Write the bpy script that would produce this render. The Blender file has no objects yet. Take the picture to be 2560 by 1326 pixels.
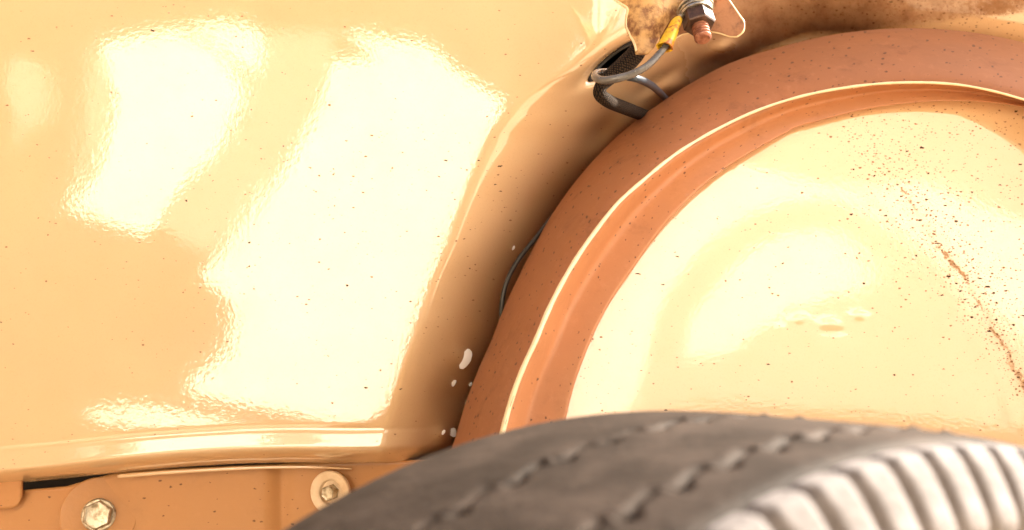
import bpy, bmesh, math, random
import numpy as np
from mathutils import Vector, Matrix
random.seed(3); rng = np.random.default_rng(5)
S = bpy.context.scene
COL = S.collection

# ------------------------------------------------------------------ camera, sky, sun, exposure
H = 0.60                                   # camera height above the ground
cd = bpy.data.cameras.new('camera'); cam = bpy.data.objects.new('camera', cd); COL.objects.link(cam)
cam.location = (0, 0, H); cam.rotation_euler = (math.radians(90), 0, 0)
cd.sensor_width = 36; cd.lens = 36; cd.clip_start = 0.01; cd.clip_end = 500
cd.dof.use_dof = True; cd.dof.focus_distance = 0.61; cd.dof.aperture_fstop = 9.0
S.camera = cam
SUN = Vector((0.80, 0.25, 0.55)).normalized()
EL = math.asin(SUN.z); ROT = math.atan2(SUN.x, SUN.y)
w = bpy.data.worlds.new('World'); S.world = w; w.use_nodes = True
wn = w.node_tree; bg = wn.nodes['Background']
sky = wn.nodes.new('ShaderNodeTexSky'); sky.sky_type = 'NISHITA'; sky.sun_disc = False
sky.sun_elevation = EL; sky.sun_rotation = ROT; sky.dust_density = 6; sky.air_density = 0.6; sky.ozone_density = 0.6
wn.links.new(sky.outputs[0], bg.inputs[0]); bg.inputs[1].default_value = 0.10
sd = bpy.data.lights.new('sun', 'SUN'); sun = bpy.data.objects.new('sun', sd); COL.objects.link(sun)
sd.energy = 4.5; sd.angle = math.radians(0.5); sd.color = (1, 0.93, 0.80)
sun.rotation_euler = SUN.to_track_quat('Z', 'Y').to_euler()
S.view_settings.view_transform = 'Standard'; S.view_settings.look = 'None'
S.view_settings.exposure = 2.25; S.view_settings.gamma = 1
S.render.engine = 'CYCLES'; S.cycles.max_bounces = 8; S.cycles.diffuse_bounces = 5
S.cycles.use_denoising = True; S.cycles.sample_clamp_indirect = 12; S.cycles.caustics_reflective = False

# ------------------------------------------------------------------ geometry helpers
FW = 2560.0
def at(px, py, D):                         # a measured sight line and a distance become a place
    return Vector(((px-1280)/FW*D, D, H-(py-663)/FW*D))
def atn(px, py, D):
    px, py, D = np.broadcast_arrays(np.asarray(px, float), np.asarray(py, float), np.asarray(D, float))
    return np.stack([(px-1280)/FW*D, D, H-(py-663)/FW*D], -1)
def link(name, me, m=None, parent=None, smooth=True):
    o = bpy.data.objects.new(name, me); COL.objects.link(o)
    if m is not None and not me.materials:
        for k in (m if isinstance(m, (list, tuple)) else [m]): me.materials.append(k)
    if smooth:
        me.polygons.foreach_set('use_smooth', [True]*len(me.polygons))
    if parent is not None:
        o.parent = parent
        o.matrix_parent_inverse = Matrix.Translation(-parent.location) if parent.type == 'EMPTY' and parent.parent is None else Matrix()
    return o
def tag(o, label=None, cat=None, group=None, kind=None):
    for k, v in (('label', label), ('category', cat), ('group', group), ('kind', kind)):
        if v: o[k] = v
    return o
def thing(name, loc, label, cat):
    o = bpy.data.objects.new(name, None); COL.objects.link(o); o.location = loc; o.empty_display_size = .05
    bpy.context.view_layer.update()
    return tag(o, label, cat)
def mesh(name, V, F, uv=None, attr=None):
    me = bpy.data.meshes.new(name); me.from_pydata([tuple(v) for v in V], [], [tuple(int(i) for i in f) for f in F]); 
    if uv is not None:
        l = me.uv_layers.new(name='UVMap'); idx = np.empty(len(me.loops), int); me.loops.foreach_get('vertex_index', idx)
        l.data.foreach_set('uv', np.asarray(uv, np.float32)[idx].ravel())
    for k, a in (attr or {}).items():
        d = me.attributes.new(k, 'FLOAT', 'POINT'); d.data.foreach_set('value', np.asarray(a, np.float32).ravel())
    me.update(); return me
def grid(name, P, uv=None, keep=None, attr=None, flip=False, closed=False):
    n, m = P.shape[:2]; idx = np.arange(n*m).reshape(n, m)
    a = idx if not closed else np.concatenate([idx, idx[:1]], 0)
    q = np.stack([a[:-1, :-1], a[1:, :-1], a[1:, 1:], a[:-1, 1:]], -1)
    if flip: q = q[..., ::-1]
    if keep is not None:
        k = keep[:-1, :-1] & keep[1:, :-1] & keep[1:, 1:] & keep[:-1, 1:]; q = q[k]
    q = q.reshape(-1, 4)
    used = np.unique(q); remap = np.full(n*m, -1); remap[used] = np.arange(len(used))
    at_ = {k: v.reshape(-1)[used] for k, v in (attr or {}).items()}
    return mesh(name, P.reshape(-1, 3)[used], remap[q], None if uv is None else uv.reshape(-1, 2)[used], at_)
def thicken(me, t):                        # give a sheet its real thickness
    bm = bmesh.new(); bm.from_mesh(me); bmesh.ops.recalc_face_normals(bm, faces=bm.faces)
    bmesh.ops.solidify(bm, geom=bm.faces[:], thickness=t); bm.to_mesh(me); bm.free(); return me
def smooth_path(pts, n):
    pts = np.array(pts, float); 
    d = np.r_[0, np.cumsum(np.linalg.norm(np.diff(pts[:, :3], axis=0), axis=1)**.5)]
    p = np.vstack([2*pts[0]-pts[1], pts, 2*pts[-1]-pts[-2]]); out = []
    for i in range(len(pts)-1):
        k = max(2, int(round(n*(d[i+1]-d[i])/d[-1])))
        for t in np.linspace(0, 1, k, endpoint=False):
            a, b, c, e = p[i:i+4]
            out.append(.5*((2*b)+(c-a)*t+(2*a-5*b+4*c-e)*t*t+(3*b-a-3*c+e)*t**3))
    out.append(pts[-1]); return np.array(out)
def tube(name, pts, rad, seg=12, caps=True, uvs=(1, 1)):
    pts = np.asarray(pts, float); n = len(pts); rad = np.broadcast_to(np.asarray(rad, float), (n,))
    T = np.gradient(pts, axis=0); T /= np.linalg.norm(T, axis=1)[:, None]
    u = np.cross(T[0], [0.3, .5, .8]); u /= np.linalg.norm(u); V = []; UV = []; L = 0
    for i in range(n):
        u = u-T[i]*(u@T[i]); u /= np.linalg.norm(u); v = np.cross(T[i], u)
        if i: L += np.linalg.norm(pts[i]-pts[i-1])
        for k in range(seg):
            a = 2*math.pi*k/seg; V.append(pts[i]+rad[i]*(math.cos(a)*u+math.sin(a)*v)); UV.append((L*uvs[0], k/seg*uvs[1]))
    F = [(i*seg+k, i*seg+(k+1) % seg, (i+1)*seg+(k+1) % seg, (i+1)*seg+k) for i in range(n-1) for k in range(seg)]
    if caps: F += [tuple(range(seg))[::-1], tuple((n-1)*seg+k for k in range(seg))]
    return mesh(name, V, F, UV)
def frame_of(ax):
    ax = np.array(ax, float); ax /= np.linalg.norm(ax)
    u = np.cross(ax, [0, 0, 1.] if abs(ax[2]) < .9 else [0, 1., 0]); u /= np.linalg.norm(u); return ax, u, np.cross(ax, u)
def lathe(name, c, ax, prof, seg=40, sides=None, rot=0.0, close=True):
    """prof: (t along axis, r); sides -> polygonal section (nut, bolt head)"""
    ax, u, v = frame_of(ax); V = []; F = []; c = np.array(c)
    for t, r in prof:
        for k in range(seg):
            a = 2*math.pi*k/seg+rot; rr = r
            if sides: 
                s = 2*math.pi/sides; rr = r*math.cos(s/2)/math.cos((a-rot) % s-s/2)
            V.append(c+ax*t+rr*(math.cos(a)*u+math.sin(a)*v))
    n = len(prof)
    F = [(i*seg+k, i*seg+(k+1) % seg, (i+1)*seg+(k+1) % seg, (i+1)*seg+k) for i in range(n-1) for k in range(seg)]
    if close: F += [tuple(range(seg))[::-1], tuple((n-1)*seg+k for k in range(seg))]
    else: F += [((n-1)*seg+k, (n-1)*seg+(k+1) % seg, (k+1) % seg, k) for k in range(seg)]
    return mesh(name, V, F)
def shade(o, ang=35):
    me = o.data; bm = bmesh.new(); bm.from_mesh(me); bmesh.ops.recalc_face_normals(bm, faces=bm.faces); bm.to_mesh(me); bm.free()
    me.polygons.foreach_set('use_smooth', [True]*len(me.polygons)); me.set_sharp_from_angle(angle=math.radians(ang)); return o
def sstep(a, b, x):
    t = np.clip((np.asarray(x, float)-a)/(b-a), 0, 1); return t*t*(3-2*t)
def noise2(x, y, seed=0, oct=3):
    r = np.random.default_rng(seed); out = 0; amp = 1
    for o in range(oct):
        s = 0
        for k in range(6):
            a = r.uniform(0, 2*math.pi); f = (2**o)*r.uniform(.7, 1.3)
            s = s+np.sin(f*(np.cos(a)*x+np.sin(a)*y)+r.uniform(0, 6.28))
        out = out+amp*s/3.5; amp *= .5
    return out

# ------------------------------------------------------------------ materials
def new_mat(name):
    m = bpy.data.materials.new(name); m.use_nodes = True; return m, m.node_tree, m.node_tree.nodes['Principled BSDF']
def N(t, typ, **k):
    n = t.nodes.new(typ)
    for a, b in k.items(): setattr(n, a, b)
    return n
def mixc(t, fac, a, b, mode='MIX'):
    n = N(t, 'ShaderNodeMix', data_type='RGBA', blend_type=mode)
    for s, v in ((0, fac), (6, a), (7, b)):
        if isinstance(v, bpy.types.NodeSocket): t.links.new(v, n.inputs[s])
        else: n.inputs[s].default_value = (*v, 1) if isinstance(v, tuple) else v
    return n.outputs[2]
def math_(t, op, a, b=0.0, c=0.0, clamp=False):
    n = N(t, 'ShaderNodeMath', operation=op, use_clamp=clamp)
    for s, v in ((0, a), (1, b), (2, c)):
        if isinstance(v, bpy.types.NodeSocket): t.links.new(v, n.inputs[s])
        else: n.inputs[s].default_value = v
    return n.outputs[0]
def noise(t, vec, scale, detail=3, rough=.5, out=0):
    n = N(t, 'ShaderNodeTexNoise'); n.inputs['Scale'].default_value = scale; n.inputs['Detail'].default_value = detail; n.inputs['Roughness'].default_value = rough
    t.links.new(vec, n.inputs['Vector']); return n.outputs[out]
def ramp(t, v, a, b):
    n = N(t, 'ShaderNodeMapRange', interpolation_type='SMOOTHSTEP'); t.links.new(v, n.inputs[0])
    n.inputs[1].default_value = a; n.inputs[2].default_value = b; return n.outputs[0]
def bump(t, bsdf, h, strength, dist, coat=False):
    n = N(t, 'ShaderNodeBump'); n.inputs['Strength'].default_value = strength; n.inputs['Distance'].default_value = dist
    t.links.new(h, n.inputs['Height']); t.links.new(n.outputs[0], bsdf.inputs['Normal'])
    if coat: t.links.new(n.outputs[0], bsdf.inputs['Coat Normal'])
    return n
def specks(t, vec, scale, dens, size, rot, stretch):
    """scattered dirt grains; dens: socket or float = share of cells that hold one"""
    mp = N(t, 'ShaderNodeMapping'); t.links.new(vec, mp.inputs[0]); mp.inputs['Rotation'].default_value = (0, 0, rot); mp.inputs['Scale'].default_value = (scale/stretch, scale, 1)
    wob = noise(t, vec, scale*1.7, 2, .6, 1)
    ad = N(t, 'ShaderNodeVectorMath', operation='MULTIPLY_ADD'); t.links.new(wob, ad.inputs[0]); ad.inputs[1].default_value = (.45, .45, 0); t.links.new(mp.outputs[0], ad.inputs[2])
    v = N(t, 'ShaderNodeTexVoronoi', voronoi_dimensions='2D'); v.inputs['Scale'].default_value = 1; t.links.new(ad.outputs[0], v.inputs['Vector'])
    sep = N(t, 'ShaderNodeSeparateColor'); t.links.new(v.outputs['Color'], sep.inputs[0])
    on = math_(t, 'LESS_THAN', sep.outputs[0], dens)
    r = math_(t, 'MULTIPLY_ADD', sep.outputs[1], size, size*.25)
    d = math_(t, 'SUBTRACT', r, v.outputs['Distance'])
    return math_(t, 'MULTIPLY', math_(t, 'MULTIPLY', d, 14, clamp=True), on)

CREAM = (.73, .50, .272)
def paint(name, col, dirt=True, rough=.05, peel=.10, coat=1.0, spots=.05, grain=.12, tone=(.71, .44, .195)):
    m, t, b = new_mat(name)
    tc = N(t, 'ShaderNodeTexCoord'); uv = tc.outputs['UV']; ob = tc.outputs['Object']
    big = ramp(t, noise(t, ob, 9, 4, .6), .35, .7)
    c = mixc(t, math_(t, 'MULTIPLY', big, .35), col, tone)
    fine = noise(t, ob, 900, 2, .6)
    c = mixc(t, math_(t, 'MULTIPLY', ramp(t, fine, .52, .75), .10), c, (.35, .18, .07))
    rg = math_(t, 'MULTIPLY_ADD', big, .05, rough)
    if dirt:
        def A(n):
            a = N(t, 'ShaderNodeAttribute', attribute_name=n); return a.outputs['Fac']
        dn = A('grit'); film = A('film'); mud = A('mud'); grime_shade = A('grime_shade')
        fn = noise(t, uv, 9, 5, .7)
        f2 = math_(t, 'MULTIPLY', film, ramp(t, fn, .30, .72))
        c = mixc(t, math_(t, 'MULTIPLY', f2, .55, clamp=True), c, (.62, .42, .24))
        so = math_(t, 'MULTIPLY', grime_shade, math_(t, 'MULTIPLY_ADD', ramp(t, noise(t, uv, 14, 6, .7), .3, .7), .35, .65))
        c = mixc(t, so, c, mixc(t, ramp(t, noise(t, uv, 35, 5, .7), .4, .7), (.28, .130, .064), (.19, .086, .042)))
        mdn = math_(t, 'ADD', mud, math_(t, 'MULTIPLY_ADD', noise(t, uv, 70, 5, .8), 2.6, -1.3))
        md = math_(t, 'MULTIPLY', ramp(t, mdn, .45, .85), ramp(t, mud, .04, .2))
        c = mixc(t, math_(t, 'MULTIPLY', md, .62), c, mixc(t, noise(t, uv, 60, 4, .7), (.17, .075, .035), (.36, .18, .08)))
        s1 = specks(t, uv, 48, dn, grain, .35, 1.9)
        s2 = specks(t, uv, 95, math_(t, 'MULTIPLY', dn, 1.6), .20, -.4, 1.5)
        s3 = specks(t, uv, 150, math_(t, 'MULTIPLY', dn, 1.2), .22, .9, 1.6)
        c = mixc(t, math_(t, 'MULTIPLY', s3, .6), c, (.28, .12, .05)); c = mixc(t, math_(t, 'MULTIPLY', s2, .75), c, (.16, .07, .035)); c = mixc(t, math_(t, 'MULTIPLY', s1, .95), c, (.03, .015, .01))
        sp = math_(t, 'MAXIMUM', math_(t, 'MAXIMUM', s1, s2), math_(t, 'MAXIMUM', math_(t, 'MULTIPLY', so, .8), math_(t, 'MAXIMUM', md, math_(t, 'MULTIPLY', f2, .35))))
        rg = math_(t, 'MULTIPLY_ADD', sp, .7, rg)
        ct = math_(t, 'MULTIPLY', math_(t, 'SUBTRACT', 1, sp, clamp=True), coat)
        t.links.new(ct, b.inputs['Coat Weight'])
        sl = math_(t, 'MULTIPLY', math_(t, 'SUBTRACT', 1, sp, clamp=True), .30); t.links.new(sl, b.inputs['Specular IOR Level'])
        hs = math_(t, 'MULTIPLY', sp, 1.2)
    else:
        b.inputs['Coat Weight'].default_value = coat; b.inputs['Specular IOR Level'].default_value = .25 if coat < .2 else .6
        st = math_(t, 'MULTIPLY', ramp(t, noise(t, ob, 34, 6, .7), .52, .72), spots, clamp=True)
        c = mixc(t, st, c, (col[0]*.42, col[1]*.40, col[2]*.42)); c = mixc(t, math_(t, 'MULTIPLY', ramp(t, noise(t, ob, 130, 5, .75), .5, .8), math_(t, 'MULTIPLY', spots, 1.2)), c, (min(1, col[0]*1.25), col[1]*1.35, col[2]*1.6))
        s1 = math_(t, 'MAXIMUM', specks(t, uv, 60, spots, .15, .3, 1.5), specks(t, uv, 34, math_(t, 'MULTIPLY', spots, .6), .10, -.5, 1.3)); c = mixc(t, math_(t, 'MULTIPLY', s1, .8), c, (.08, .035, .02)); hs = s1
    t.links.new(c, b.inputs['Base Color']); t.links.new(rg, b.inputs['Roughness'])
    b.inputs['Coat Roughness'].default_value = .012; b.inputs['Coat IOR'].default_value = 1.95
    pe = math_(t, 'ADD', noise(t, ob, 420, 2, .5), math_(t, 'MULTIPLY', noise(t, ob, 110, 2, .5), .7))
    h = math_(t, 'ADD', pe, hs)
    bump(t, b, h, peel, .0006, coat=True)
    return m
def plain(name, col, rough=.5, metal=0.0, var=None, vs=60, bumpd=0.0, bs=200, spec=.5, lo=.4, hi=.65):
    m, t, b = new_mat(name); tc = N(t, 'ShaderNodeTexCoord'); ob = tc.outputs['Object']
    if var:
        c = mixc(t, ramp(t, noise(t, ob, vs, 5, .65), lo, hi), col, var); t.links.new(c, b.inputs['Base Color'])
        t.links.new(math_(t, 'MULTIPLY_ADD', noise(t, ob, vs*2, 3), .35, rough-.15), b.inputs['Roughness'])
    else:
        b.inputs['Base Color'].default_value = (*col, 1); b.inputs['Roughness'].default_value = rough
    b.inputs['Metallic'].default_value = metal; b.inputs['Specular IOR Level'].default_value = spec
    if bumpd: bump(t, b, noise(t, ob, bs, 4, .6), .6, bumpd)
    return m
M = {}
M['panel'] = paint('cream_lacquer', CREAM, peel=.05)
M['housing'] = paint('cream_lacquer_inner', CREAM, peel=.035, grain=.12)
M['arch'] = paint('terracotta_lacquer', (.31, .120, .047), dirt=False, rough=.55, peel=.12, coat=.0, tone=(.20, .095, .052), spots=.5)
M['flange'] = paint('bounce_lit_lacquer', (.48, .205, .083), dirt=False, rough=.42, peel=.10, coat=.1, tone=(.38, .165, .080), spots=.3)  # arch paint made lighter: bounce light put into the colour
M['bead'] = paint('pale_cream_edge', (.86, .70, .42), dirt=False, rough=.25, coat=.4, peel=.05, spots=.08, tone=(.8, .6, .3))
M['plate'] = paint('ochre_paint', (.49, .245, .095), dirt=False, rough=.45, coat=.08, peel=.2, spots=.16, tone=(.50, .22, .07))
M['dark'] = plain('gap_shade_dark', (.02, .014, .010), .8)  # near-black put in for the shade in the gaps and slot
M['glint'] = plain('white_glint', (.93, .91, .86), .4)
M['zinc'] = plain('zinc_plated_steel', (.60, .53, .40), .36, .85, (.30, .23, .14), 220, .0003, 500)
M['steel'] = plain('dull_washer_steel', (.62, .58, .50), .35, .85, (.30, .26, .20), 260, .0002, 600)
M['washer'] = plain('pale_painted_washer', (.78, .60, .40), .4, 0, (.70, .50, .30), 80)
M['nut'] = plain('dark_bronzed_steel', (.055, .032, .024), .42, .35, (.12, .06, .04), 220, .0003, 400)
M['copper'] = plain('coppery_thread', (.40, .18, .11), .42, .6, (.22, .08, .05), 260, .0002, 500)
M['rust'] = plain('rusted_cream_metal', (.58, .35, .14), .5, 0, (.17, .065, .026), 85, .002, 130, lo=.42, hi=.62)
M['rust2'] = plain('brown_rusted_metal', (.42, .20, .10), .65, 0, (.17, .08, .05), 90, .001, 180)
M['yellow'] = plain('yellow_crimp', (.78, .50, .03), .35, 0, (.42, .13, .02), 130, .0004, 260, lo=.5, hi=.62)
M['sheath'] = plain('grey_wire_sheath', (.17, .16, .15), .2, .3, (.12, .11, .10), 120)
M['blue'] = plain('dark_blue_wire', (.035, .048, .065), .35)
M['black'] = plain('black_cable', (.03, .028, .022), .35)
def braid():
    m, t, b = new_mat('woven_black_sleeve'); tc = N(t, 'ShaderNodeTexCoord')
    mp = N(t, 'ShaderNodeMapping'); t.links.new(tc.outputs['UV'], mp.inputs[0]); mp.inputs['Rotation'].default_value = (0, 0, math.radians(45))
    v = N(t, 'ShaderNodeTexVoronoi', voronoi_dimensions='2D', distance='CHEBYCHEV'); v.inputs['Scale'].default_value = 9; v.inputs['Randomness'].default_value = .25
    t.links.new(mp.outputs[0], v.inputs['Vector'])
    e = ramp(t, v.outputs['Distance'], .18, .5)
    c = mixc(t, e, (.06, .036, .020), (.002, .0015, .0015)); t.links.new(c, b.inputs['Base Color']); b.inputs['Roughness'].default_value = .8; b.inputs['Specular IOR Level'].default_value = .15
    bump(t, b, math_(t, 'SUBTRACT', 1, e), .9, .0008); return m
M['braid'] = braid()
def rubber(name, c0, c1, sc, rough=.75):
    m, t, b = new_mat(name); ob = N(t, 'ShaderNodeTexCoord').outputs['Object']
    n1 = ramp(t, noise(t, ob, sc, 5, .65), .38, .68)
    c = mixc(t, n1, c0, c1)
    c = mixc(t, math_(t, 'MULTIPLY', ramp(t, noise(t, ob, 700, 3, .6), .5, .75), .35), c, (.05, .036, .028))
    t.links.new(c, b.inputs['Base Color']); b.inputs['Roughness'].default_value = rough; b.inputs['Specular IOR Level'].default_value = .18
    bump(t, b, noise(t, ob, 500, 4, .6), .5, .0008); return m
M['tread'] = rubber('dusty_tread_rubber', (.020, .0135, .009), (.052, .037, .028), 30)
M['lug'] = rubber('sunlit_lug_rubber', (.21, .19, .182), (.11, .097, .092), 60)  # paler than the tread: sunlight on the lugs put into the colour
M['rim'] = plain('painted_rim', (.45, .42, .36), .4)

# ------------------------------------------------------------------ the measured outlines of the arch
CX, CY = 2250.0, 1180.0
OUT = [(1060,1480),(1078,1320),(1096,1225),(1120,1150),(1140,1090),(1180,965),(1230,850),(1288,710),(1341,607),(1368,556),(1441,450),(1543,340),(1656,254),(1810,164),(1955,117),(2177,75),(2328,72),(2560,107),(2720,155),(2880,240),(3020,350),(3130,490),(3210,650),(3260,820),(3285,1000),(3295,1200),(3290,1480)]
BEAD = [(1180,1480),(1203,1310),(1228,1185),(1251,1106),(1292,960),(1341,850),(1408,703),(1490,577),(1547,505),(1610,450),(1690,385),(1800,320),(1890,278),(1989,245),(2120,219),(2272,207),(2404,213),(2560,250),(2700,305),(2830,390),(2940,500),(3020,630),(3075,780),(3105,960),(3115,1200),(3110,1480)]
INN = [(1340,1480),(1360,1300),(1385,1160),(1409,1068),(1459,894),(1500,800),(1585,668),(1640,590),(1700,517),(1800,432),(1849,396),(1906,364),(1988,322),(2113,285),(2272,258),(2404,253),(2560,268),(2700,320),(2820,405),(2925,515),(3000,640),(3055,790),(3085,960),(3095,1200),(3090,1480)]
TH = np.radians(np.linspace(-25, 205, 1151))
def polar(pts):
    p = np.array(pts, float); th = np.arctan2(CY-p[:, 1], p[:, 0]-CX); th = np.where(th < -math.pi/2, th+2*math.pi, th); r = np.hypot(CY-p[:, 1], p[:, 0]-CX)
    o = np.argsort(th); f = np.interp(TH, th[o], r[o]); k = np.exp(-np.linspace(-2.2, 2.2, 25)**2); k /= k.sum()
    return np.convolve(np.pad(f, 12, mode='edge'), k, 'valid')
R_OUT, R_BEAD, R_IN = polar(OUT), polar(BEAD), polar(INN)
DR_OUT = np.gradient(R_OUT, TH)
def theta_of(px, py):
    th = np.arctan2(CY-py, px-CX); return np.where(th < -math.pi/2, th+2*math.pi, th)
def d_arch(px, py):                        # distance outside the arch's outer edge, in the same measure
    px = np.asarray(px, float); py = np.asarray(py, float); th = theta_of(px, py); r = np.hypot(CY-py, px-CX)
    ro = np.interp(th, TH, R_OUT); dr = np.interp(th, TH, DR_OUT)
    return (r-ro)/np.sqrt(1+(dr/ro)**2)
LIPX = [-1200, -400, 0, 150, 300, 450, 600, 750, 870, 1000, 1130, 1300, 1600, 5000]
LIPY = [1330, 1248, 1212, 1198, 1181, 1168, 1159, 1156, 1158, 1156, 1150, 1180, 1300, 1500]
_lx = np.linspace(-1200, 5000, 1241); _ly = np.interp(_lx, LIPX, LIPY); _k = np.ones(21)/21
_ly = np.convolve(np.pad(_ly, 10, mode='edge'), _k, 'valid')
def lip(px): return np.interp(px, _lx, _ly)

D0 = 0.62
# the crease where the wing panel starts to fold towards the arch
CREASE = np.array([(1750,-900),(1700,-300),(1560,0),(1500,95),(1410,175),(1335,225),(1280,275),(1228,345),(1188,440),(1153,530),(1123,620),(1088,700),(1053,800),(1018,900),(988,990),(961,1070),(940,1150),(925,1300)], float)
CRY = np.linspace(-900, 1300, 111); CRW = d_arch(np.interp(CRY, CREASE[:, 1], CREASE[:, 0]), CRY)
def left_bulk(px, py):
    px = np.asarray(px, float); py = np.asarray(py, float); X = (px-700)/FW*D0; Z = (py-520)/FW*D0
    return D0+np.minimum(X, .2)**2/(2*3.2)+Z*Z/(2*3.2)-.085*Z+.0003*noise2(px/140, py/140, 4, 2)
def left_depth(px, py):
    px = np.asarray(px, float); py = np.asarray(py, float)
    D = left_bulk(px, py)
    D = D+.090*sstep(1480, 2150, px)*sstep(1000, 500, py)
    da = d_arch(px, py)
    # fold towards the valley beside the arch
    wid = np.interp(py, CRY, CRW)
    s = np.clip((wid-da)/wid, 0, 2); KA = .42
    D = D+np.interp(py, [-200, 150, 500, 850, 1100], [.09, .108, .100, .075, .068])*(1-.75*sstep(1980, 2300, px))*np.where(s < 1, KA*(np.sqrt(s*s+.006)-.0775)+(1-KA)*s**2.6, 1+1.3*(s-1)*np.exp(-2.5*(s-1)))*1.0
    # lower lip: flares out, then rolls under
    b = lip(px)-py
    fade = 1-sstep(1020, 1200, px)*.6
    D = D-.0035*sstep(95, 15, b)*fade+.0004*np.exp(-((b-84)/7)**2)*fade
    D = D+.026*np.clip((42-b)/42, 0, 1)**2
    # dents and bumps by the hose and stud
    for (x, y, sx, sy, a, h) in ((1535, 150, 70, 17, -.62, .034), (1500, 330, 50, 30, -.8, .012), (1560, 320, 45, 30, -.8, -.008), (1680, 218, 45, 22, -.5, -.010), (1640, 205, 60, 14, -.6, .008), (1815, 122, 45, 18, -.45, -.014), (1790, 155, 60, 14, -.45, .010),
                                 (1165, 900, 26, 40, -1.1, -.006), (1145, 1000, 40, 60, -1.1, .006), (1110, 1085, 26, 22, -.8, -.006), (1010, 1160, 40, 12, 0, -.004)):
        dx, dy = px-x, py-y; c, s_ = math.cos(a), math.sin(a); u = dx*c+dy*s_; v = -dx*s_+dy*c
        D = D+h*np.exp(-(u/sx)**2-(v/sy)**2)
    return D
def right_depth(px, py):
    px = np.asarray(px, float); py = np.asarray(py, float)
    X = (px-2080)/FW*.6; Z = (py-860)/FW*.6
    D = .612+np.where(X < 0, X*X/(2*3.0), -.16*X*X)+Z*Z/(2*3.2)+.12*X-.30*Z
    for (x, y, sx, sy, h) in ((2000, 800, 20, 9, -.0005), (2075, 812, 26, 12, -.0007), (2085, 828, 30, 8, .0005), (2150, 790, 22, 10, -.0006), (1955, 820, 12, 8, -.0002)):
        D = D+.6*h*np.exp(-((px-x)/sx)**2-((py-y)/sy)**2)
    return D+.0002*noise2(px/160, py/160, 9, 2)
def surf(f, px, py): return atn(px, py, f(px, py))
def normals(f, px, py, e=2.0):
    a = surf(f, px+e, py)-surf(f, px-e, py); b = surf(f, px, py-e)-surf(f, px, py+e)
    n = np.cross(a, b); n /= np.linalg.norm(n, axis=-1)[..., None]; return n

# ------------------------------------------------------------------ car body: the big parts
car = thing('car_body', (0, .62, 0), 'cream yellow painted car body around the wheel, with wheel arch, bolts and stud', 'car body')
# outer wing panel
pxs = np.concatenate([np.arange(-1100, -40, 40), np.arange(-40, 2600, 6), np.arange(2600, 4300, 30)])
ts = np.concatenate([np.linspace(0, .40, 14, endpoint=False), np.linspace(.40, .90, 130, endpoint=False), np.linspace(.90, 1, 60)])
PX, T = np.meshgrid(pxs, ts, indexing='ij'); PY = -900+T*(lip(PX)+900)
DL = left_depth(PX, PY); DL[:, 0] = .88; DL[0] = .88; DL[-1] = .88     # the sheet turns back to the body at its far ends
P = atn(PX, PY, DL); da = d_arch(PX, PY)
uv = np.stack([PX/1000, PY/1000], -1)
grit = .012+.05*np.exp(-((PX-1130)/170)**2-((PY-420)/170)**2)+.03*np.exp(-((PX-760)/380)**2-((PY-600)/260)**2)+.20*sstep(1850, 2150, PX)*sstep(140, 0, PY)
topb = np.interp(PX, [1500, 1530, 1900, 1950, 2050, 2200, 2400, 2600, 3000], [-400, 500, 420, 118, 98, 66, 40, 18, 0])
mud = np.where((PX > 1540), sstep(26, -30, PY-topb), 0)*sstep(1600, 1950, PX)*(.40+.14*sstep(2000, 2500, PX))
mud = mud+.5*np.exp(-((PX-2490)/60)**2-((PY-18)/22)**2)+.35*np.exp(-((PY-topb-5)/14)**2)*sstep(2000, 2150, PX)
film = .15+.5*sstep(300, 0, PX)*sstep(300, 700, PY)+.3*np.exp(-((PX-350)/250)**2-((PY-800)/180)**2)
_u = (PX-1534)*math.cos(-.68)+(PY-152)*math.sin(-.68); _v = -(PX-1534)*math.sin(-.68)+(PY-152)*math.cos(-.68); hole = (_u/60)**2+(_v/8.5)**2
grime_shade = sstep(18, -14, PY-topb+6*noise2(PX/40, PY/40, 6, 3))*sstep(1560, 1760, PX-.1*PY+20*noise2(PX/60, PY/60, 15, 3))*(.45+.45*sstep(1680, 1850, PX))*(1-.85*np.exp(-((PX-1805)/48)**2-((PY-116)/20)**2))  # brown grime above the arch, with the shade there painted in
panel = link('wing_panel', grid('wing_panel', P, uv, (da > -110) & (hole > 1), dict(grit=grit, mud=mud, film=film, grime_shade=grime_shade)), M['panel'], car)
# inner wheel housing
pxs = np.arange(1290, 3200, 6); pys = np.concatenate([np.arange(140, 1120, 6), np.arange(1120, 1700, 30)])
PX, PY = np.meshgrid(pxs, pys, indexing='ij')
th = theta_of(PX, PY); rr = np.hypot(CY-PY, PX-CX); keep = rr < np.interp(th, TH, R_IN)+45
P = surf(right_depth, PX, PY); uv = np.stack([PX/1000+3, PY/1000], -1)
lx = np.interp(PY, [250, 340, 450, 560, 640, 700, 800, 900, 1000], [2120, 2170, 2230, 2310, 2370, 2410, 2475, 2530, 2575])
lw = lx-PX+13*noise2(PY/24, PX*0, 3, 4)
lx2 = np.interp(PY, [400, 520, 620, 700, 800, 900, 1000, 1100], [2080, 2190, 2280, 2340, 2400, 2450, 2500, 2545])
lw2 = lx2-PX+8*noise2(PY/40, PX*0, 7, 2)
grit = .02+.17*np.exp(-(np.minimum(PX-lx, 0)/60)**2-(np.maximum(PX-lx, 0)/170)**2)*sstep(250, 420, PY)*sstep(1100, 900, PY)+.10*sstep(2000, 2250, PX)*sstep(800, 300, PY)
grit = grit*1.6+.25*np.exp(-(lw/110)**2)*np.exp(-((PY-640)/170)**2)+.9*np.exp(-(lw/30)**2)*np.exp(-((PY-690)/270)**2)
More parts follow.
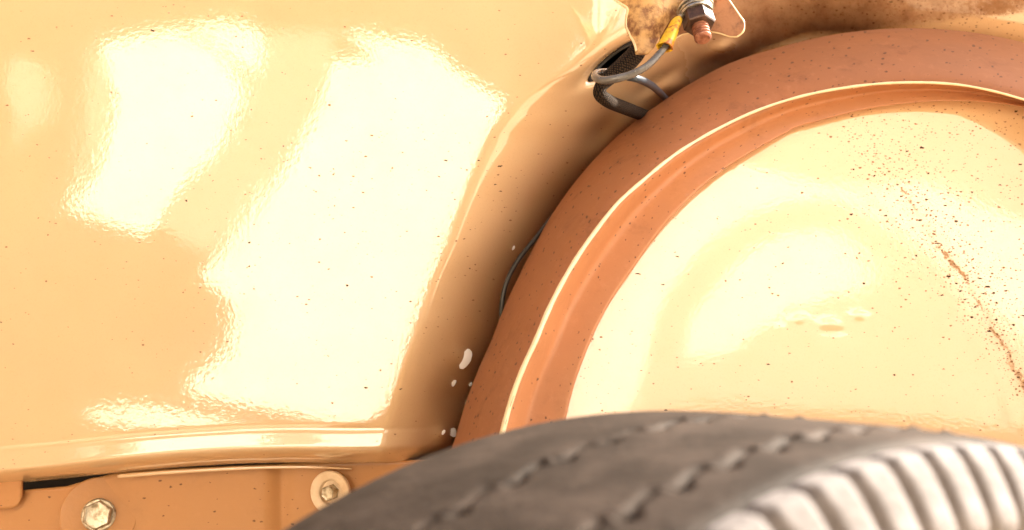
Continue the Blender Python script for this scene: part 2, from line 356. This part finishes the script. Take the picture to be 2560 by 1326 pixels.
film = .9*np.exp(-(lw/26)**2)*sstep(430, 560, PY)+.55*np.exp(-((lw2)/16)**2)*sstep(400, 560, PY)+.35*np.exp(-((PX-2140)/110)**2-((PY-500)/50)**2)+.3*np.exp(-((PX-2330)/90)**2-((PY-760)/130)**2)
mud = .62*np.exp(-(lw/8)**2)*sstep(320, 420, PY)*(.55+.5*np.sin(PY/37.+np.sin(PY/61.))**2)+.42*np.exp(-(lw/28)**2)*np.exp(-((PY-930)/120)**2)+.36*np.exp(-(lw/30)**2)*np.exp(-((PY-650)/60)**2)
housing = link('inner_wheel_housing', grid('inner_wheel_housing', P, uv, keep, dict(grit=grit, mud=mud, film=film)), M['housing'], car)
# arch: outer face, pale bead, hollow inner face
ths = np.radians(np.linspace(-18, 198, 541))
ro, rb, ri = (np.interp(ths, TH, a) for a in (R_OUT, R_BEAD, R_IN))
ri = ri+2.5*noise2(ths*60, ths*0, 12, 3)*np.exp(-((np.degrees(ths)-115)/14)**2)
def ring(rq, D):
    py = CY-np.sin(ths)*rq
    return atn(CX+np.cos(ths)*rq, py, D+.30*(860-py)*.000235+.014*sstep(950, 400, py)+.032*sstep(560, 120, py))
FT = .010*sstep(140, 108, np.degrees(ths))
rows = []; uvr = []
D_OUT, D_BEAD, D_IN = .622, .553, .584
for q, D in [(-.16, .70), (-.08, .665), (-.03, .635)]: rows.append(ring(ro-(rb-ro)*(-q)*-1 if False else ro+(rb-ro)*(-q)*.35, D)); uvr.append(q)
for q in np.linspace(0, 1, 22):
    rows.append(ring(ro+(rb-ro)*q, D_OUT-(D_OUT-D_BEAD)*math.sin(q*math.pi/2)**.72+FT*q)); uvr.append(q)
P = np.stack(rows, 1); uv = np.stack([np.repeat(ths[:, None]*1.0, len(uvr), 1), np.repeat(np.array(uvr)[None]*.15, len(ths), 0)], -1)
arch = link('wheel_arch', grid('wheel_arch', P, uv), M['arch'], car); tag(arch, 'terracotta brown wheel arch flange')
rows = []; uvr = []
for q in np.linspace(0, 1, 20):
    D = D_BEAD+.002+FT+((.020-FT)*sstep(0, .42, q))-(.002)*sstep(.45, 1, q); rows.append(ring(rb+(ri-rb)*q, D)); uvr.append(1+q)
for q, D in [(1.01, .577), (1.02, .63)]: rows.append(ring(rb+(ri-rb)*q, D)); uvr.append(1+q)
P = np.stack(rows, 1); uv = np.stack([np.repeat(ths[:, None]*1.0, len(uvr), 1), np.repeat(np.array(uvr)[None]*.15, len(ths), 0)], -1)
fl = link('inner_flange', grid('inner_flange', P, uv), M['flange'], arch); fl.matrix_parent_inverse = Matrix(); tag(fl, 'inner face with bounce light painted in')
bp = ring(rb, D_BEAD-.0008+FT); wob = .00012*noise2(ths*90, ths*0, 2, 3)
brad = np.interp(np.degrees(ths), [-18, 60, 110, 150, 200], [.0006, .0007, .0009, .0014, .0015])
bead = link('arch_bead', tube('arch_bead', bp, brad+wob, 10, uvs=(1, .1)), M['bead'], arch); bead.parent = arch; bead.matrix_parent_inverse = Matrix()
tag(bead, 'thin pale cream edge bead')
# closed dark box behind, added to block sun leaking through the gaps
def box(name, a, b, m, parent):
    x0, y0, z0 = a; x1, y1, z1 = b
    V = [(x, y, z) for x in (x0, x1) for y in (y0, y1) for z in (z0, z1)]
    me = mesh(name, V, [(0, 1, 3, 2), (4, 6, 7, 5), (0, 4, 5, 1), (2, 3, 7, 6), (0, 2, 6, 4), (1, 5, 7, 3)])
    bm = bmesh.new(); bm.from_mesh(me); bmesh.ops.bevel(bm, geom=bm.edges[:], offset=.02, segments=3, affect='EDGES'); bmesh.ops.recalc_face_normals(bm, faces=bm.faces); bm.to_mesh(me); bm.free()
    return link(name, me, m, parent)
box('sun_block_shell', (-1.5, .84, .18), (.78, 1.9, 1.25), M['dark'], car)

# lower sill plate with its bolts
pxs = np.arange(-900, 1320, 10); ts = np.linspace(0, 1, 50)
top = np.interp(pxs, [-900, 0, 60, 170, 240, 320, 900, 1320], [1250, 1237, 1225, 1215, 1194, 1176, 1150, 1150])
PX, T = np.meshgrid(pxs, ts, indexing='ij'); PY = top[:, None]+T*(1720-top[:, None])
DP = .640+.00001*(PX-300)*.2+.0006*noise2(PX/200, PY/160, 21, 2)+.004*np.exp(-((PX-705)/22)**2)
sill = link('sill_plate', thicken(grid('sill_plate', atn(PX, PY, DP), np.stack([PX/1000, PY/1000], -1)), .002), M['plate'], car)
# flat tab left
pts = []
for x in np.linspace(-260, 58, 34):
    lo = 1272 if x < 20 else 1272-30*(1-math.sqrt(max(0, 1-((x-20)/38)**2)))
    pts.append([(x, 1195+(lo-1195)*k, .6335) for k in np.linspace(0, 1, 10)])
P = np.array([[at(*q) for q in r] for r in pts]); uv = np.array([[(q[0]/1000, q[1]/1000) for q in r] for r in pts])
tab = link('lip_tab', thicken(grid('lip_tab', P, uv), .0018), M['plate'], car)
# folded seam below the lip
sp = smooth_path([(296, 1191, .634), (380, 1184, .633), (470, 1178, .632), (600, 1171, .632), (720, 1168, .632), (800, 1169, .633), (880, 1173, .635)], 80)
seam = link('seam_fold', tube('seam_fold', atn(sp[:, 0], sp[:, 1], sp[:, 2]), np.interp(sp[:, 0], [296, 330, 500, 780, 880], [.0012, .0015, .0013, .0009, .0005]), 12, uvs=(1, .1)), M['panel'], car)

def bolt(label, px, py, D, ax, rw, rh, hh, mw, flat, cup):
    b = bpy.data.objects.new('bolt', None); COL.objects.link(b); b.parent = car; b.matrix_parent_inverse = Matrix.Translation(-car.location)
    b.location = at(px, py, D); b['label'] = label; bpy.context.view_layer.update()
    c = (0, 0, 0); u = D/FW
    if cup: prof = [(-.001, rw*u*.98), (.0018, rw*u), (.0026, rw*u*.96), (.0022, rw*u*.70), (.0012, rw*u*.58), (-.002, rw*u*.50), (-.0025, .001)]
    else: prof = [(-.004, rw*u*.97), (.0008, rw*u), (.0016, rw*u*.99), (.0021, rw*u*.96), (.0021, .001)]
    o = shade(link('washer', lathe('washer', c, ax, prof, 64), mw, b)); o.matrix_parent_inverse = Matrix()
    r = rh*u
    base = -.003 if cup else .002
    o = shade(link('bolt_head', lathe('bolt_head', c, ax, [(base, r*1.02), (base+hh*.85, r*1.0), (base+hh*.97, r*.93), (base+hh, r*.86), (base+hh-.0003, r*.70), (base+hh-.0001, .0003)], 48, 6, .4), M['zinc'], b), 25); o.matrix_parent_inverse = Matrix()
    if not cup:
        o = shade(link('flange', lathe('flange', c, ax, [(.0018, r*1.12), (.0028, r*1.14), (.0036, r*1.04)], 40), M['zinc'], b)); o.matrix_parent_inverse = Matrix()
    return b
bolt('zinc hex bolt on a wide ochre painted washer', 248, 1287, .636, (.22, -.95, .16), 93, 36, .0075, M['plate'], True, False)
bolt('bolt in a pale cupped washer half hidden by the tyre', 828, 1231, .634, (-.30, -.95, 0.05), 54, 20, .008, M['washer'], False, True)

# dark rim and lining added for the shadow gap behind the sleeve
def slot_pt(a, k=1.0): 
    u_, v_ = 62*k*math.cos(a), 13*k*math.sin(a); c_, s_ = math.cos(-.68), math.sin(-.68); return 1534+u_*c_-v_*s_, 152+u_*s_+v_*c_
sl_ = np.array([slot_pt(2*math.pi*i/60) for i in range(61)]); dsl = left_depth(sl_[:, 0], sl_[:, 1])
sg = link('slot_rim', tube('slot_rim', atn(sl_[:, 0], sl_[:, 1], dsl-.0002), .0011, 10, caps=False), M['black'], car)
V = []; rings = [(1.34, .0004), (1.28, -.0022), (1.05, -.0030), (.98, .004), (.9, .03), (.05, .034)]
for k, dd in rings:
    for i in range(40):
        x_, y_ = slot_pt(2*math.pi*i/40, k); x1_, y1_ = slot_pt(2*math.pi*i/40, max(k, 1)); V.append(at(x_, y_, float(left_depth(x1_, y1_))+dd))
lin = link('slot_shade', mesh('slot_shade', V, [(l*40+i, l*40+(i+1) % 40, (l+1)*40+(i+1) % 40, (l+1)*40+i) for l in range(5) for i in range(40)]+[tuple(200+i for i in range(40))]), M['dark'], sg); lin.matrix_parent_inverse = Matrix()

# small white pieces added as painted glints beside the arch
for (x, y, sx, sy, a) in ((1165, 897, 13, 27, .42), (1135, 958, 5, 9, .5), (1177, 961, 3.5, 6, .5), (1131, 1081, 12, 11, .5), (1109, 1081, 4, 7, .5), (1284, 620, 3, 6, .4)):
    n = 14; V = []; ring0 = []
    for lay, (k, h) in enumerate(((1, 0), (.97, .0004), (.6, .0006))):
        for i in range(n):
            t = 2*math.pi*i/n; ex = abs(math.cos(t))**.8*math.copysign(1, math.cos(t)); ey = abs(math.sin(t))**.8*math.copysign(1, math.sin(t))
            wv = 1+.10*math.sin(3*t+x); u_, v_ = ex*sx*k*wv*(1-.35*(ey < 0)*abs(ey)), ey*sy*k*wv
            xx, yy = x+u_*math.cos(a)-v_*math.sin(a), y+u_*math.sin(a)+v_*math.cos(a)
            V.append(at(xx, yy, float(left_depth(x, y))*.75+float(left_depth(xx, yy))*.25-.0022-h))
    F = [(l*n+i, l*n+(i+1) % n, (l+1)*n+(i+1) % n, (l+1)*n+i) for l in (0, 1) for i in range(n)]+[tuple(2*n+i for i in range(n))]
    shade(link('painted_glint', mesh('painted_glint', V, F), M['glint'], car))

# ------------------------------------------------------------------ stud, washers, nut, bracket
def child(o, p): o.parent = p; o.matrix_parent_inverse = p.matrix_parent_inverse.copy() if False else Matrix(); return o
def rowgrid(rows, n, Df, seed, amp):
    P = []; UV = []
    for py, x0, x1 in rows:
        px = np.linspace(x0, x1, n); D = Df(px, py)+amp*noise2(px/38, np.full(n, py/38.), seed, 3); P.append(atn(px, py, D)); UV.append(np.stack([px/1000, np.full(n, py/1000)], -1))
    return np.array(P), np.array(UV)
ys = np.arange(-90, 139, 4.0)
lb = np.interp(ys, [-90, 0, 25, 40, 68, 95, 112, 138], [1470, 1535, 1573, 1567, 1567, 1579, 1588, 1593]); rb_ = np.interp(ys, [-90, 0, 10, 20, 35, 50, 75, 105, 125, 138], [1800, 1792, 1765, 1722, 1694, 1670, 1656, 1642, 1634, 1620])
fd = lambda px, py: .590-.010*np.exp(-((px-1610)/60)**2)+.00009*(px-1600)*(px < 1600)*-1-.008*sstep(90, 138, py)
P, UV = rowgrid(list(zip(ys, lb, rb_)), 44, fd, 31, .0034)
brk = link('ground_bracket', thicken(grid('ground_bracket', P, UV), .0016), M['rust'], car); tag(brk, 'crumpled cream and rust metal tab')
xs = np.arange(1650, 1866, 4.0)
lo = np.interp(xs, [1650, 1680, 1705, 1740, 1770, 1800, 1825, 1842, 1854, 1864], [112, 101, 86, 80, 78, 84, 92, 92, 84, 66]); tp = np.interp(xs, [1650, 1780, 1790, 1820, 1848, 1864], [-80, -80, -50, 0, 40, 64])
P = []; UV = []
for x, a, b in zip(xs, tp, lo):
    py = np.linspace(a, b, 30); px = np.full(30, x); P.append(atn(px, py, .603-.00006*(px-1650)+.0010*noise2(px/30, py/30, 44, 3))); UV.append(np.stack([px/1000, py/1000], -1))
P = np.array(P)
o = link('bracket_ear', thicken(grid('bracket_ear', P, np.array(UV)), .0016), M['rust2'], brk); o.matrix_parent_inverse = Matrix(); tag(o, 'brown rusted rounded ear')
epath = [tuple(P[i, -1]) for i in range(6, len(xs))]+[tuple(P[i, 0]) for i in range(len(xs)-2, len(xs)-20, -1)]
o = link('bracket_edge', tube('bracket_edge', smooth_path(epath[::2], 90)+np.array([0, -.0006, 0]), .0007, 8), M['bead'], brk); o.matrix_parent_inverse = Matrix()
P0, _ = rowgrid(list(zip(ys, lb, rb_)), 44, fd, 31, .0034)
o = link('bracket_edge', tube('bracket_edge', smooth_path(list(P0[10::3, 0]), 90)+np.array([-.0003, -.0016, 0]), .0008, 8), M['bead'], brk); o.matrix_parent_inverse = Matrix()
SA = np.array((0.10, -.52, -.85)); SA /= np.linalg.norm(SA); sc = np.array(at(1741, 33, .580)); U = .58/FW
stud = shade(link('threaded_stud', lathe('threaded_stud', sc, SA, [(-.012, 20*U), (.008, 20*U)]+[(.0090+.0022*i+d, (21.5 if k else 16.5)*U) for i in range(5) for k, d in ((0, 0), (1, .0008), (1, .0014))]+[(.0200, 19*U), (.0206, 16*U), (.0206, 1*U)], 28), M['copper'], car), 30)
tag(stud, 'coppery threaded stud end')
for k, (t0, r, th_) in enumerate(((-.0035, 47, .0013), (-.0016, 43, .0014), (.0002, 41, .0016))):
    o = shade(link('washer', lathe('washer', sc, SA, [(t0, r*U*.97), (t0+.0002, r*U), (t0+th_-.0002, r*U), (t0+th_, r*U*.97), (t0+th_, 21*U), (t0, 21*U)], 48, close=False), M['steel'], stud), 30); o.matrix_parent_inverse = Matrix()
o = shade(link('nut', lathe('nut', sc, SA, [(.0020, 39*U), (.0095, 40*U), (.0104, 37*U), (.0106, 22*U), (.0020, 22*U)], 48, 6, .5, close=False), M['nut'], stud), 25); o.matrix_parent_inverse = Matrix()

# ------------------------------------------------------------------ wires (each hangs from the car: things of their own)
gw = thing('ground_wire', at(1600, 180, .565), 'grey sheathed wire with yellow crimp terminal fixed beside the stud', 'wire')
wp = smooth_path([(1676, 96, .571), (1664, 116, .569), (1648, 135, .567), (1618, 165, .563), (1580, 186, .561), (1538, 198, .561), (1506, 201, .565), (1488, 193, .574), (1491, 183, .586), (1512, 180, .598), (1545, 184, .606)], 120)
link('sheath', tube('sheath', atn(wp[:, 0], wp[:, 1], wp[:, 2]), np.interp(np.arange(len(wp)), [0, 30, 70, len(wp)], [.0018, .0020, .0023, .0019]), 14), M['sheath'], gw)
cp = np.array([at(1696, 44, .577), at(1690, 58, .575), at(1684, 72, .573), at(1672, 98, .570), at(1661, 119, .568)])
ax = cp[-1]-cp[0]; Lc = np.linalg.norm(ax); 
ax_, cu, cv = frame_of(ax); V = []; seg = 20
prof = [(0, 9, 5), (.08, 14, 8), (.30, 16, 10), (.36, 14.5, 9), (.42, 17, 11), (.80, 18.5, 14), (.95, 20, 16), (1.0, 22, 18), (1.0, 18, 14), (.8, 15, 11), (.5, 12, 9)]
for t, rx, ry in prof:
    for k in range(seg):
        a = 2*math.pi*k/seg; ca, sa = math.cos(a), math.sin(a)
        V.append(cp[0]+ax_*Lc*t+(cu*ca*abs(ca)**-.25*rx*U+cv*math.copysign(abs(sa)**.75, sa)*ry*U if abs(ca) > 1e-6 else cv*sa*ry*U))
F = [(i*seg+k, i*seg+(k+1) % seg, (i+1)*seg+(k+1) % seg, (i+1)*seg+k) for i in range(len(prof)-1) for k in range(seg)]+[tuple(range(seg))[::-1]]
o = shade(link('crimp_terminal', mesh('crimp_terminal', V, F), M['yellow'], gw), 40); tag(o, 'yellow crimp barrel with rust spots')
tp_ = smooth_path([(1697, 47, .577), (1704, 40, .578), (1714, 36, .579)], 8)
o2 = link('terminal_tongue', tube('terminal_tongue', atn(tp_[:, 0], tp_[:, 1], tp_[:, 2]), .0014, 8), M['steel'], gw)
hp = smooth_path([(1640, 70, .606), (1606, 108, .600), (1585, 140, .594), (1556, 168, .590), (1526, 192, .588), (1504, 214, .587), (1500, 236, .588), (1524, 255, .600), (1566, 272, .645), (1612, 290, .712), (1650, 306, .730)], 140)
hose = link('braided_hose', tube('braided_hose', atn(hp[:, 0], hp[:, 1], hp[:, 2]), np.interp(np.arange(len(hp)), [0, 40, 75, 140], [.0050, .0054, .0037, .0046]), 24, uvs=(90, 2)), M['braid'])
tag(hose, 'black braided sleeve looping from behind the tab to the brown arch', 'hose')
bw = smooth_path([(1530, 190, .600), (1562, 192, .600), (1598, 199, .605), (1630, 215, .635), (1660, 243, .712), (1680, 270, .735)], 60)
tag(link('blue_wire', tube('blue_wire', atn(bw[:, 0], bw[:, 1], bw[:, 2]), .0023, 12), M['blue']), 'short dark blue wire curving from the braided sleeve to the arch', 'wire')
cw = smooth_path([(1412, 508, .690), (1376, 548, .676), (1336, 600, .664), (1296, 650, .656), (1268, 702, .652), (1256, 752, .650), (1254, 800, .650), (1262, 850, .650)], 80)
tag(link('thin_cable', tube('thin_cable', atn(cw[:, 0], cw[:, 1], cw[:, 2]), .0016, 10), M['black']), 'thin dark cable bulging out from behind the left edge of the arch', 'cable')

# ------------------------------------------------------------------ the wheel
C0 = np.array([0.02160921, 0.34716367, -0.31914715+H]); el, az, W_ = 0.05428125, 0.93199819, 0.15451792; RT = .27
A = np.array([math.cos(el)*math.cos(az), -math.cos(el)*math.sin(az), math.sin(el)]); TU = np.cross(A, [0, 0, 1.]); TU /= np.linalg.norm(TU); TV = np.cross(TU, A)
wheel = thing('wheel', tuple(C0), 'dusty black tyre with shoulder lugs painted sunlit under the wheel arch', 'wheel')
h1, h2, h3, h4 = .4599395*W_, .75401366*W_, .88791543*W_, .95728879*W_
ctrl = np.array([(-.030, .150), (-.034, .185), (-.030, .220), (-.016, .247), (-.006, .2575), (0, .2623), (.004, .2640), (.02, .2680), (.045, .2700), (.09, .2702), (.12, .2697), (h3-.002, .2683), (h3+.004, .2640), (h4-.003, .2570), (h4, .2493), (h4+.006, .232), (h4+.012, .210), (h4+.010, .180), (h4, .150)])
pp = smooth_path(np.c_[ctrl, ctrl[:, :1]*0], 60)[:, :2]
hh = np.concatenate([pp[pp[:, 0] < -.002] if False else pp[:12]])
# resample by arc length, densest over the tread
sl = np.r_[0, np.cumsum(np.linalg.norm(np.diff(pp, axis=0), axis=1))]
si = np.concatenate([np.linspace(0, .095, 12, endpoint=False), np.linspace(.095, sl[-1]-.105, 190, endpoint=False), np.linspace(sl[-1]-.105, sl[-1], 14)])
ph, pr = np.interp(si, sl, pp[:, 0]), np.interp(si, sl, pp[:, 1])
th = np.concatenate([np.radians(np.linspace(50, 115, 700, endpoint=False)), np.radians(np.linspace(115, 410, 300, endpoint=False))])
TT, HH = np.meshgrid(th, ph, indexing='ij'); RR = np.broadcast_to(pr, TT.shape).copy()
deg = np.degrees(TT) % 360
def pit(h0, t0, pitch, gdepth):
    # zigzag circumferential groove with a sipe pocket at each step
    ph_ = ((deg-t0)/pitch) % 1.0; ph_ = np.where(ph_ > .5, ph_-1, ph_)
    sh = .0020*np.tanh(ph_*9)*np.cos(np.clip(ph_, -.5, .5)*math.pi)
    g = np.exp(-((HH-h0+.0012-sh)/.0014)**2)*gdepth
    tt = np.radians(ph_*pitch)*RT
    g = g+.0040*np.exp(-((HH-h0-.0022)/.0021)**2-((tt-.0016)/.0019)**2)-.0014*np.exp(-((HH-h0)/.0024)**2-((tt+.0022)/.0020)**2)
    return g*(.75+.45*noise2(TT*40, HH*60, 13, 2))
RR = RR-pit(h1, 70.9, 3.673, .0020)-pit(h2, 73.8, 3.5294, .0022)
RR = RR-.0022*np.exp(-((HH-.0035)/.0022)**2)-.0022*sstep(h3-.004, h3, HH)*sstep(h4+.004, h4+.001, HH)
RR = RR+.00006*noise2(TT*211, HH*740, 8, 3)
Pw = C0+HH[..., None]*A+RR[..., None]*(np.cos(TT)[..., None]*TU+np.sin(TT)[..., None]*TV)
tyre = link('tyre', grid('tyre', Pw-C0, closed=True), M['tread'], wheel); tyre.matrix_parent_inverse = Matrix()
# one rounded shoulder lug, shared by all
sA = np.interp(h3-.001, ph[ph > .05], si[ph > .05]); k5 = np.linspace(sA, sA+.0275, 12)
lh, lr = np.interp(k5, sl, pp[:, 0]), np.interp(k5, sl, pp[:, 1])
tang = np.gradient(np.c_[lh, lr], axis=0); tang /= np.linalg.norm(tang, axis=1)[:, None]; nor = np.c_[-tang[:, 1], tang[:, 0]]; nor = np.where((nor[:, 1:] < 0), -nor, nor)
V = []; nc = 11; pitch = 3.158
for i in range(12):
    e = sstep(0, 2.2, i)*sstep(11.01, 9.5, i)
    for j in range(nc):
        x = -1+2*j/(nc-1); prof_ = (1-abs(x)**7)*.0042*(.35+.65*e)-.0015*(1-e)-.0008
        a = math.radians(pitch*.475*x*(.93 if i in (0, 11) else 1)+(i-5)*-.03)
        h_, r_ = lh[i]+nor[i, 0]*prof_, lr[i]+nor[i, 1]*prof_
        V.append((h_, r_, a))
V = np.array(V)
VP = V[:, :1]*np.array([[0, 0, 1.]])+np.c_[V[:, 1]*np.sin(V[:, 2]), V[:, 1]*np.cos(V[:, 2]), V[:, 2]*0]
F = [(i*nc+j, i*nc+j+1, (i+1)*nc+j+1, (i+1)*nc+j) for i in range(11) for j in range(nc-1)]
lug_me = mesh('tread_lug', VP, F); lug0 = link('tread_lug', lug_me, M['lug'], wheel)
bm = bmesh.new(); bm.from_mesh(lug_me); bmesh.ops.recalc_face_normals(bm, faces=bm.faces); bm.to_mesh(lug_me); bm.free(); lug_me.polygons.foreach_set('use_smooth', [True]*len(lug_me.polygons))
for k in range(114):
    a = math.radians(80.95+pitch/2+pitch*k)
    rad = math.cos(a)*TU+math.sin(a)*TV; tan = math.sin(a)*TU-math.cos(a)*TV
    o = lug0 if k == 0 else lug0.copy()
    if k: COL.objects.link(o)
    o.parent = wheel; o.matrix_parent_inverse = Matrix()
    o.matrix_local = Matrix(((tan[0], rad[0], A[0], 0), (tan[1], rad[1], A[1], 0), (tan[2], rad[2], A[2], 0), (0, 0, 0, 1)))
o = shade(link('rim', lathe('rim', (0, 0, 0), A, [(-.028, .152), (-.022, .146), (.04, .125), (.10, .125), (h4-.006, .146), (h4-.002, .152), (h4-.010, .140), (.09, .11), (.085, .05), (.095, .03), (.095, .001)], 64), M['rim'], wheel)); o.matrix_parent_inverse = Matrix()

# ------------------------------------------------------------------ ground, and an unseen reflector added to put bright patches in the lacquer
def ground():
    m, t, b = new_mat('sandy_concrete'); ob = N(t, 'ShaderNodeTexCoord').outputs['Object']
    c = mixc(t, noise(t, ob, 3, 6, .65), (.36, .27, .18), (.50, .40, .28)); t.links.new(c, b.inputs['Base Color']); b.inputs['Roughness'].default_value = .9
    bump(t, b, noise(t, ob, 60, 5, .7), .5, .004); return m
g = link('ground', mesh('ground', [(-200, -200, 0), (200, -200, 0), (200, 200, 0), (-200, 200, 0)], [(0, 1, 2, 3)]), ground()); tag(g, kind='structure')
def plane(p, n):
    n = np.array(n, float); n /= np.linalg.norm(n); return np.array(p, float), n, np.array([n[1], -n[0], 0])
WL = plane((-1.3, -1.7, 0), (.6, .8, 0)); CORNER = WL[0]+WL[2]*2.15
WR = plane(CORNER, (.3, .954, 0))
def reflect_to_wall(f, pts, W):
    p = np.array(pts, float); q = surf(f, p[:, 0], p[:, 1]); n = normals(f, p[:, 0], p[:, 1])
    d = q-np.array([0, 0, H]); d /= np.linalg.norm(d, axis=1)[:, None]; r = d-2*(d*n).sum(1)[:, None]*n
    t = ((W[0]-q)@W[1])/(r@W[1]); h = q+r*t[:, None]; return np.c_[(h-W[0])@W[2], h[:, 2]], t
def dense(poly, n=10):
    p = np.array(poly+poly[:1], float); return np.concatenate([p[i]+(p[i+1]-p[i])*np.linspace(0, 1, n, endpoint=False)[:, None] for i in range(len(p)-1)])
LEFT = [  # outlines of wanted reflections, traced back to shape the added reflector
 [(252,112),(330,92),(438,74),(480,96),(545,135),(600,200),(606,260),(585,300),(560,360),(520,410),(470,450),(430,500),(395,560),(360,590),(300,575),(240,552),(165,525),(185,490),(245,430),(280,300),(285,250),(265,170)],
 [(455,72),(530,58),(600,62),(655,85),(655,150),(640,195),(600,170),(540,115)],
 [(850,80),(920,90),(1062,112),(1110,150),(1150,185),(1262,255),(1215,345),(1175,440),(1140,530),(1110,620),(1075,700),(1040,800),(1005,900),(975,990),(948,1070),(860,1068),(700,1030),(560,1010),(450,975),(500,930),(560,880),(580,800),(570,760),(500,690),(560,610),(640,500),(700,430),(760,330),(800,250),(830,150),(880,150),(940,150)],
 [(195,1040),(260,1020),(340,1016),(450,1028),(560,1052),(640,1070),(500,1078),(380,1072),(280,1058)],
]
LEFT_DIM = [[(20,155),(80,145),(128,190),(130,270),(105,310),(60,330),(30,400),(35,300),(10,230)], [(225,130),(250,115),(262,175),(278,260),(275,300),(240,425),(180,490),(165,515),(190,420),(205,280)],
            [(600,215),(660,160),(665,80),(840,85),(825,150),(790,245),(750,330),(690,425),(630,500),(560,590),(500,640),(440,600),(400,570),(440,500),(480,455),(530,410),(565,365),(610,300)]]
RIGHT_DIM = [[(1395,1075),(1440,880),(1500,760),(1590,620),(1700,490),(1830,390),(1990,310),(2120,270),(2270,245),(2420,245),(2560,262),(2700,320),(2760,420),(2790,600),(2790,900),(2760,1060),(2560,1080),(2200,1040),(1900,1020),(1700,1030),(1640,1050),(1560,1085)]]
RIGHT = [
 [(1395,1075),(1440,880),(1500,760),(1590,620),(1700,490),(1830,410),(1900,425),(1990,450),(2090,468),(2200,470),(2290,455),(2400,500),(2560,560),(2640,600),(2760,680),(2770,960),(2680,930),(2560,850),(2420,760),(2330,650),(2200,560),(2080,500),(1960,510),(1860,545),(1760,615),(1690,700),(1640,790),(1615,900),(1590,1000),(1560,1050)],
 [(1700,905),(1725,800),(1770,740),(1830,665),(1900,615),(1970,585),(2050,580),(2110,595),(2150,635),(2178,690),(2160,735),(2090,740),(2020,765),(1960,790),(1890,830),(1830,880)],
]
m_dark = plain('reflector_dark', (.10, .07, .045), .9, 0, (.14, .10, .06), 4)  # tones of the added reflector, chosen for how bright each reflection is
m_white = plain('reflector_white', (.84, .80, .72), .8, 0, (.80, .76, .68), 6)
m_grey = plain('reflector_grey', (.42, .38, .31), .85, 0, (.46, .41, .34), 6)
m_dim = plain('reflector_dim', (.30, .265, .215), .85, 0, (.34, .30, .245), 6)
bmw = bmesh.new()
def slab(uvp, thick, mi, W, z_from=0.0):
    n = Vector(W[1]); vs = [bmw.verts.new(tuple(W[0]+W[2]*a+np.array([0, 0, b])+W[1]*z_from)) for a, b in uvp]
    f = bmw.faces.new(vs); f.material_index = mi; f.normal_update()
    if f.normal.dot(n) < 0: f.normal_flip()
    ex = bmesh.ops.extrude_face_region(bmw, geom=[f])
    bmesh.ops.translate(bmw, vec=n*thick, verts=[e for e in ex['geom'] if isinstance(e, bmesh.types.BMVert)])
    for e in ex['geom']:
        if isinstance(e, bmesh.types.BMFace): e.material_index = mi
slab([(-6, 0), (2.15, 0), (2.15, 3.2), (-6, 3.2)], .05, 0, WL, -.06)
slab([(0, 0), (9, 0), (9, 3.2), (0, 3.2)], .05, 0, WR, -.06); slab([(0, 3.2), (9, 3.2), (9, 7), (0, 7)], .05, 3, WR, -.06)
for polys, f, W, th_, mi in ((LEFT, left_bulk, WL, .012, 1), (LEFT_DIM, left_bulk, WL, .008, 3), (RIGHT_DIM, right_depth, WR, .008, 2), (RIGHT, right_depth, WR, .012, 1)):
    for poly in polys:
        q, t_ = reflect_to_wall(f, dense(poly), W); slab(q, th_, mi, W)
me = bpy.data.meshes.new('reflector_wall'); bmw.to_mesh(me); bmw.free()
wl = link('reflector_wall', me, [m_dark, m_white, m_grey, m_dim], smooth=False); tag(wl, kind='structure')
